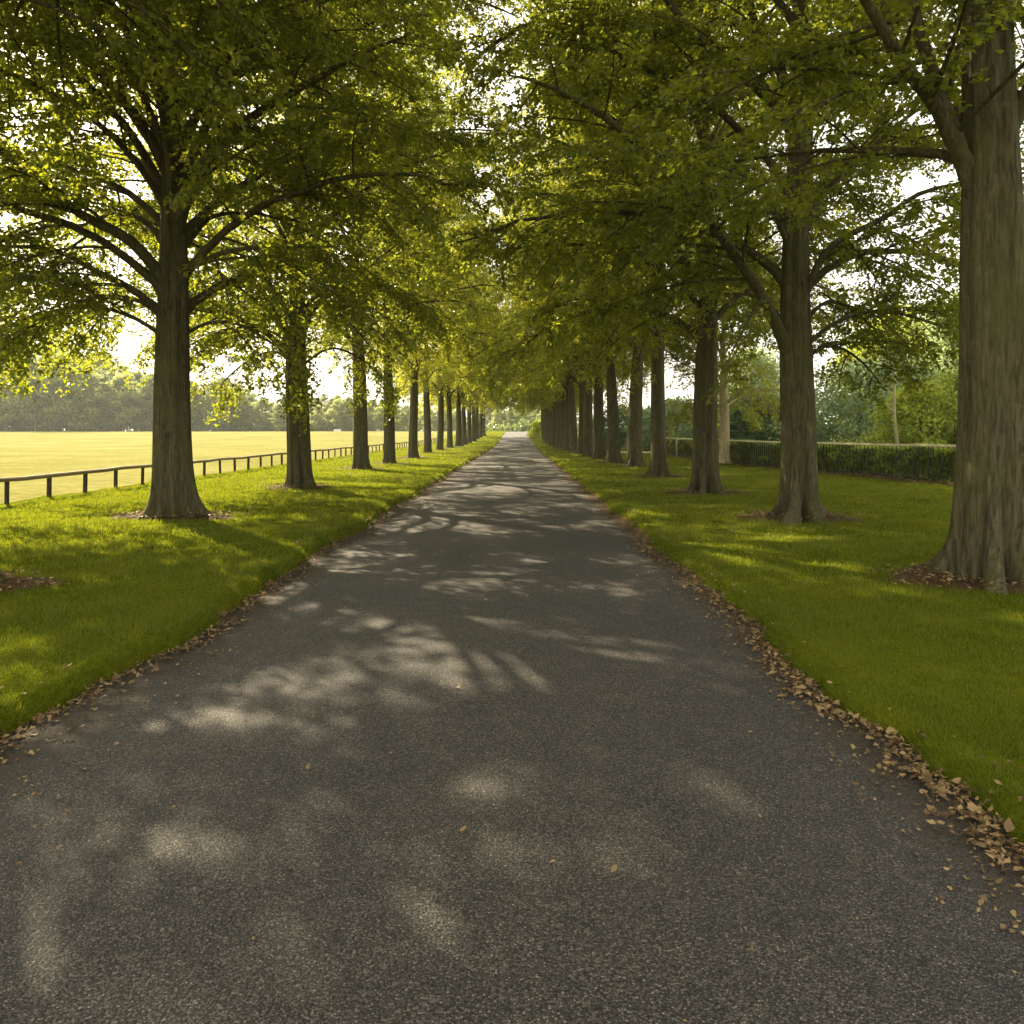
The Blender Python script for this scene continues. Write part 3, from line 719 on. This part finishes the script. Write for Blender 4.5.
# ------------------------------------------------------------------ railing and hedge on the right
HP = np.array([(16.6, 10), (15.1, 16), (14.0, 21.5), (13.2, 25), (12.2, 30), (11.3, 35.5), (10.8, 40), (10.7, 46), (10.55, 52), (10.4, 58.5)])
seg_ = np.linalg.norm(np.diff(HP, axis=0), axis=1); cum = np.concatenate([[0], np.cumsum(seg_)])
def along(s):
    x = np.interp(s, cum, HP[:, 0]); y = np.interp(s, cum, HP[:, 1])
    x2 = np.interp(np.asarray(s) + .1, cum, HP[:, 0]); y2 = np.interp(np.asarray(s) + .1, cum, HP[:, 1])
    x1 = np.interp(np.asarray(s) - .1, cum, HP[:, 0]); y1 = np.interp(np.asarray(s) - .1, cum, HP[:, 1])
    t = unit(np.stack([x2 - x1, y2 - y1], -1)); return x, y, t
SL = cum[-1]
root = empty('railing', (0, 0, 0)); tag(root, 'dark upright railing with a pale top rail coloured as if sunlit in front of the hedge', 'railing')
mb = MB(); s = np.linspace(0, SL, 60); x, y, t = along(s); nrm = np.stack([-t[:, 1], t[:, 0]], -1)
hw, hh = .045, .032
V = []
for a, b in ((-hw, -hh), (hw, -hh), (hw, hh), (-hw, hh)):
    V.append(np.stack([x + nrm[:, 0]*a, y + nrm[:, 1]*a, 1.27 + b + .0*s + .008*wob(s, 31, 1, .8, 3)], -1))
V = np.stack(V, 1).reshape(-1, 3); i = np.arange(59)[:, None]*4; j = np.arange(4)[None, :]; k2 = (j+1) % 4
mb.add(V, np.stack([i+j, i+k2, i+4+k2, i+4+j], -1).reshape(-1, 4)); mb.add(V[:4], [[0, 1, 2, 3]]); mb.add(V[-4:], [[3, 2, 1, 0]])
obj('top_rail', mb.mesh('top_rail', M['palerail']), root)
mb = MB(); mb.tube(np.stack([x, y, 0*x + .22], -1), np.full(60, .016), 5); obj('bottom_rail', mb.mesh('bottom_rail', M['iron']), root)
bar = MB(); bar.tube([(0, 0, -.1), (0, 0, .6), (0, 0, 1.24)], [.014, .014, .014], 6); bar_me = bar.mesh('bar', M['iron'])
far_bars = MB(); bs = np.arange(8.0, SL, .22); cnt = 0
for s_ in bs:
    x, y, t = along(s_)
    if cnt < 96:
        o = obj('bar', bar_me, root); o.location = (float(x), float(y), 0); cnt += 1
    else:
        far_bars.tube([(float(x), float(y), -.1), (float(x), float(y), .6), (float(x), float(y), 1.24)], [.012]*3, 5)
o = obj('bar', far_bars.mesh('bar', M['iron']), root); tag(o, kind='stuff')
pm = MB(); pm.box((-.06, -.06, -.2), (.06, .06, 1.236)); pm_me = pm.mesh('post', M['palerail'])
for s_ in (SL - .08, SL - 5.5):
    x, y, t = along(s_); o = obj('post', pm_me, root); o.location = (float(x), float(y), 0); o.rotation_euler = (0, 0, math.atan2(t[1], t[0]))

rng = np.random.RandomState(8); n = 75000
s = rng.uniform(0, SL, n)**1.0; x, y, t = along(s); nr = np.stack([t[:, 1], -t[:, 0]], -1)   # to the right of travel = behind
h = rng.uniform(0, 1, n)**.8*(1.08 + .08*wob(s, 41, 1, 1.5, 4)*.5) + .03
top = rng.uniform(0, 1, n) < .22; h = np.where(top, 1.10 + .05*wob(s, 41, 1, 1.5, 4) + rng.normal(0, .05, n), h)
dd = .16 + rng.uniform(0, 1, n)**1.6*.75 + .15*wob2(s, h*3, 42, 1, 2.5, 4)
P = np.stack([x + nr[:, 0]*dd, y + nr[:, 1]*dd, h], -1)
D = rng.normal(0, .6, (n, 3)); D[:, :2] -= nr*.3
N = np.array([0, 0, .7]) + rng.normal(0, .7, (n, 3)); N[:, :2] -= nr*.5
Lf = rng.uniform(.09, .20, n)
hd = obj('hedge', leaf_mesh('hedge', M['leaf_hedge'], P, D, N, Lf, Lf*.6)); tag(hd, 'clipped leafy green hedge standing behind the dark railing', 'hedge')

# leaf mould strip at the foot of the hedge, pale path beyond the gap
s = np.linspace(0, SL, 120); x, y, t = along(s); nr = np.stack([t[:, 1], -t[:, 0]], -1)
a = np.stack([x - nr[:, 0]*(.45 + .12*wob(s, 51, 1, 2, 4)), y - nr[:, 1]*(.45 + .12*wob(s, 51, 1, 2, 4)), lawn_z_r(x, y) + .012], -1)
m_ = np.stack([x, y, lawn_z_r(x, y) + .05], -1)
b = np.stack([x + nr[:, 0]*1.1, y + nr[:, 1]*1.1, lawn_z_r(x, y) + .03], -1)
V = np.stack([a, m_, b], 1).reshape(-1, 3); i = np.arange(119)[:, None]*3
Q = np.concatenate([i + np.array([[0, 1, 4, 3]]), i + np.array([[1, 2, 5, 4]])])
tag(obj('soil', mesh_arrays('soil', V, [Q], True, [M['soil']])), kind='structure')
pp = np.array([(6.4, 64), (7.2, 60.5), (30, 60.0), (30, 66.5)])
V = [(px_, py_, .13) for px_, py_ in pp]
tag(obj('path', mesh_arrays('path', V, [np.array([[0, 1, 2, 3]])], False, [M['gravel']])), kind='structure')

rng = np.random.RandomState(77); n = 9000
x = rng.uniform(-170, 22, n); P = np.stack([x, 212 + rng.normal(0, 3, n), float(rise(212)) + rng.uniform(-.2, 1, n)*(2.2 + wob(x, 78, .8, .3, 4))], -1)
o = obj('undergrowth', leaf_mesh('undergrowth', M['leaf_dark'], P, rng.normal(0, 1, (n, 3)), rng.normal(0, 1, (n, 3)) + [0, 0, .6], rng.uniform(.7, 1.4, n), rng.uniform(.4, .8, n)))
tag(o, 'dark scrub growing under the trees of the far wood', 'undergrowth', kind='stuff')

# low white trough at the far side of the field
mb = MB(); x0, y0 = -42.0, 186.0; z0 = float(rise(y0)) + .08
mb.box((-.8, -.25, 0), (.8, -.20, .5)); mb.box((-.8, .20, 0), (.8, .25, .5)); mb.box((-.8, -.197, .002), (-.75, .197, .498)); mb.box((.75, -.197, .002), (.8, .197, .498)); mb.box((-.747, -.197, .1), (.747, .197, .15))
o = obj('trough', mb.mesh('trough', M['white'])); o.location = (x0, y0, z0); tag(o, 'small low white trough at the far side of the field before the wood', 'trough')

# ------------------------------------------------------------------ soil rings and fallen leaves
tree_xy = [(-6.26, 14.6, .335), (-6.08, 22.3, .33), (-5.9, 7.9, .38), (5.13, 8.65, .375), (5.16, 14.75, .33), (4.86, 20.7, .315)] + \
          [(x, y, .32) for x, y in left_row[:6] + right_row[:8]] + [(10.2, 39.6, .25)]
mb = MB()
for q, (tx, ty, tr) in enumerate(tree_xy):
    a = np.linspace(0, 2*math.pi, 40, endpoint=False); rr = tr*1.65 + .12*wob(a*1.0, 60 + q, 1, 2.0, 4) + .16
    zf = lawn_z_l if tx < 0 else lawn_z_r
    V = [(tx, ty, float(rise(ty)) + .16)]
    for f, up in ((.55, .055), (.85, .03), (1.0, -.01)):
        X = tx + rr*f*np.cos(a)*1.45; Y = ty + rr*f*np.sin(a)*.85
        V += list(zip(X, Y, zf(X, Y) + up))
    T = [(0, 1 + j, 1 + (j+1) % 40) for j in range(40)]
    Q = [(1 + k*40 + j, 41 + k*40 + j, 41 + k*40 + (j+1) % 40, 1 + k*40 + (j+1) % 40) for k in range(2) for j in range(40)]
    mb.add(V, Q, T)
tag(obj('soil', mb.mesh('soil', M['soil'], True)), kind='structure')

rng = np.random.RandomState(12); PP = []; LL_ = []
def litter(n, xf, yf, zf, lmin=.012, lmax=.05):
    y = yf(n); x = xf(y, len(y)); z = zf(x, y)
    PP.append(np.stack([x, y, z], -1)); LL_.append((lmin + (lmax - lmin)*rng.uniform(0, 1, len(y))**1.4)*np.where(rng.uniform(0, 1, len(y)) < .05, 1.5, 1))
def ydist(a, b, p=1.8): return lambda n: a + (b - a)*rng.uniform(0, 1, n)**p
def road_z(X, Y): return rise(Y) + .03*(1 - ((X + .34)/2.2)**2).clip(-.6, 1) + .008
dens = lambda y: .55 + .45*np.sin(y*1.7 + 1)*np.sin(y*.63)
# dense ribbons between road and grass
litter(14000, lambda y, n: LAWN_R + edge_r(y) - .02 - np.abs(rng.normal(0, .12, n)), ydist(1.5, 75), lambda x, y: road_z(x, y) + rng.uniform(0, .03, len(x)))
litter(8500, lambda y, n: LAWN_L + edge_l(y) + .02 + np.abs(rng.normal(0, .11, n)), ydist(2, 75), lambda x, y: road_z(x, y) + rng.uniform(0, .028, len(x)))
litter(220, lambda y, n: LAWN_R + edge_r(y) + np.abs(rng.normal(0, .16, n)), ydist(2, 30), lambda x, y: lawn_z_r(x, y) + .035)
litter(130, lambda y, n: LAWN_L + edge_l(y) - np.abs(rng.normal(0, .25, n)), ydist(2, 30), lambda x, y: lawn_z_l(x, y) + .035)
# crumbs spreading on to the asphalt and a few single leaves
litter(1500, lambda y, n: LAWN_R - .2 - np.abs(rng.normal(0, .17, n)), ydist(1.5, 30), road_z, .012, .035)
litter(1300, lambda y, n: LAWN_L + .2 + np.abs(rng.normal(0, .30, n)), ydist(2, 30), road_z, .012, .035)
litter(110, lambda y, n: rng.uniform(-2.2, 1.6, n), ydist(2.3, 30), road_z, .02, .05)
litter(500, lambda y, n: rng.uniform(-2.2, 1.6, n), ydist(2.0, 16), road_z, .006, .014)
for tx, ty, tr in tree_xy:
    n = 520 if ty < 25 else 200
    a = rng.uniform(0, 6.28, n); r = tr*1.1 + np.abs(rng.normal(0, .26, n))
    x = tx + r*np.cos(a)*1.45; y = ty + r*np.sin(a)*.85; zf = lawn_z_l if tx < 0 else lawn_z_r
    PP.append(np.stack([x, y, zf(x, y) + .05 + .06*np.clip(1 - (r - tr)/.8, 0, 1)], -1)); LL_.append(rng.uniform(.025, .065, n))
s = rng.uniform(8, SL, 2500); x, y, t = along(s); nr = np.stack([t[:, 1], -t[:, 0]], -1); q = rng.uniform(-.5, .15, 2500)
PP.append(np.stack([x + nr[:, 0]*q, y + nr[:, 1]*q, lawn_z_r(x, y) + .06], -1)); LL_.append(rng.uniform(.04, .08, 2500))
P = np.concatenate(PP); L_ = np.concatenate(LL_); n = len(P)
D = rng.normal(0, 1, (n, 3)); D[:, 2] = rng.normal(.05, .28, n); N = np.array([0, 0, 1.]) + rng.normal(0, .38, (n, 3))
o = obj('fallen_leaves', curled_leaves('fallen_leaves', M['litter'], P, D, N, L_, L_*rng.uniform(.45, .85, n), rng))
tag(o, 'brown fallen leaves along the road edges and round the trunks', 'fallen leaves', kind='stuff')

# ------------------------------------------------------------------ grass blades
def blades(n, side, seed):
    rng = np.random.RandomState(seed)
    # density falls with distance while the blades get coarser
    u = rng.uniform(0, 1, n); p = -.70; y0, y1 = 2.4, 180.0
    y = (y0**p + u*(y1**p - y0**p))**(1/p)
    w = 8.2 if side < 0 else 10.5
    d = rng.uniform(0, 1, n)**1.15*w
    if side < 0: x = LAWN_L + edge_l(y) - d; z = lawn_z_l(x, y); 
    else: x = LAWN_R + edge_r(y) + d; z = lawn_z_r(x, y)
    vis = (np.abs(x + .0) < y*.70 + 1.2) & (y < 178)
    for tx, ty, tr in tree_xy: vis &= ((x - tx)/1.45)**2 + ((y - ty)/.85)**2 > (tr*1.5 + rng.uniform(-.05, .22, n))**2
    x, y, z, d = x[vis], y[vis], z[vis], d[vis]; n = len(x)
    sc_ = (np.maximum(y, 3)/4)
    edge = np.clip(1 - d/.10, 0, 1)
    h = rng.uniform(.022, .048, n)*(1 + .45*edge)*sc_**.30*(1 + .35*wob2(x, y, 71, 1, 2.5, 3))
    wd = .0042*sc_**.85*rng.uniform(.7, 1.3, n)
    a = rng.uniform(0, 6.28, n); S = np.stack([np.cos(a), np.sin(a), 0*a], -1)
    lean = np.stack([rng.normal(0, .42, n) - side*edge*.8, rng.normal(-.08, .42, n), np.ones(n)], -1)
    B = np.stack([x, y, z - .006], -1)
    V = np.stack([B - S*wd[:, None]*.5, B + S*wd[:, None]*.5, B + lean*h[:, None]], 1).reshape(-1, 3)
    return V
V = np.concatenate([blades(430000, -1, 81), blades(430000, 1, 82)])
T = np.arange(len(V)).reshape(-1, 3)
tag(obj('grass', mesh_arrays('grass', V, [T], False, [M['blade']])), 'short green mown grass growing on both verges', 'grass', kind='stuff')
# longer tufts under the low rail
rng = np.random.RandomState(91); n = 26000
y = 9 + 70*rng.uniform(0, 1, n)**1.6; x = FX + rng.normal(0, .16, n) + .12*wob(y, 92, 1, 1.5, 3); z = rise(y) + .08
h = rng.uniform(.04, .11, n)*(1 + .5*wob(y, 93, 1, 2.2, 3)).clip(.3); a = rng.uniform(0, 6.28, n); S = np.stack([np.cos(a), np.sin(a), 0*a], -1)*(.006*(y/15)**.6)[:, None]
B = np.stack([x, y, z], -1); lean = np.stack([rng.normal(0, .4, n), rng.normal(0, .4, n), np.ones(n)], -1)
V = np.stack([B - S, B + S, B + lean*h[:, None]], 1).reshape(-1, 3)
tag(obj('grass', mesh_arrays('grass', V, [np.arange(len(V)).reshape(-1, 3)], False, [M['blade']])), 'longer grass tufts under the low rail', 'grass', kind='stuff')

# ------------------------------------------------------------------ light, sky, air, camera
SUN_AZ, SUN_EL = R(-37), R(31)    # left of straight ahead, behind the trees
w = bpy.data.worlds.new('World'); sc.world = w; w.use_nodes = True
nt = w.node_tree; nt.nodes.clear()
sky = nt.nodes.new('ShaderNodeTexSky'); sky.sky_type = 'NISHITA'; sky.sun_disc = False
sky.sun_elevation = SUN_EL; sky.sun_rotation = SUN_AZ % (2*math.pi)
sky.air_density = 1.0; sky.dust_density = 5.0; sky.ozone_density = .6
bgn = nt.nodes.new('ShaderNodeBackground'); bgn.inputs[1].default_value = .095
ow = nt.nodes.new('ShaderNodeOutputWorld')
mx = nt.nodes.new('ShaderNodeMix'); mx.data_type = 'RGBA'
tcw = nt.nodes.new('ShaderNodeTexCoord'); nzw = nt.nodes.new('ShaderNodeTexNoise'); nzw.inputs['Scale'].default_value = 2.2; nzw.inputs['Detail'].default_value = 6
rpw = nt.nodes.new('ShaderNodeValToRGB'); rpw.color_ramp.elements[0].position = .25; rpw.color_ramp.elements[0].color = (.68, .68, .68, 1)
rpw.color_ramp.elements[1].position = .7; rpw.color_ramp.elements[1].color = (.95, .95, .95, 1)
nt.links.new(tcw.outputs['Generated'], nzw.inputs['Vector']); nt.links.new(nzw.outputs['Fac'], rpw.inputs[0]); nt.links.new(rpw.outputs[0], mx.inputs[0])
nt.links.new(sky.outputs[0], mx.inputs[6]); mx.inputs[7].default_value = (5.4, 5.15, 4.5, 1)     # thin bright cloud
nt.links.new(mx.outputs[2], bgn.inputs[0]); nt.links.new(bgn.outputs[0], ow.inputs[0])

sl = bpy.data.lights.new('Sun', 'SUN'); sl.energy = 5.0; sl.angle = R(.55); sl.color = (1.0, .835, .58)
so = link(bpy.data.objects.new('sun', sl))
import mathutils
dv = mathutils.Vector((math.sin(SUN_AZ)*math.cos(SUN_EL), math.cos(SUN_AZ)*math.cos(SUN_EL), math.sin(SUN_EL)))
so.rotation_euler = dv.to_track_quat('Z', 'Y').to_euler(); so.location = dv*80

HAZE = True
if HAZE:
    mb = MB(); mb.box((-340, -30, -1.4), (120, 300, 26))
    t = NT('thin_haze'); pv = t.n('ShaderNodeVolumePrincipled', Density=.0004, Anisotropy=.0)
    pv.inputs['Color'].default_value = (.90, .95, .84, 1)
    o_ = t.n('ShaderNodeOutputMaterial'); t.l(pv.outputs[0], o_.inputs['Volume'])
    tag(obj('haze', mb.mesh('haze', t.m)), 'thin warm haze in the air', 'haze', kind='stuff')

cam = bpy.data.cameras.new('Camera'); cam.sensor_width = 36; cam.lens = 36*800/1024
cam.shift_x = -6/1024; cam.shift_y = -80/1024
cam.clip_start = .05; cam.clip_end = 6000
co = link(bpy.data.objects.new('camera', cam)); co.location = (0, 0, CAM_H); co.rotation_euler = (R(90), 0, 0)
sc.camera = co

sc.view_settings.view_transform = 'Standard'; sc.view_settings.look = 'None'
sc.view_settings.gamma = 1; sc.view_settings.exposure = 2.1
try: sc.view_settings.use_curve_mapping = False
except Exception: pass
sc.cycles.max_bounces = 7; sc.cycles.diffuse_bounces = 4; sc.cycles.transmission_bounces = 4; sc.cycles.transparent_max_bounces = 4
sc.cycles.caustics_reflective = False; sc.cycles.caustics_refractive = False
sc.cycles.use_denoising = True
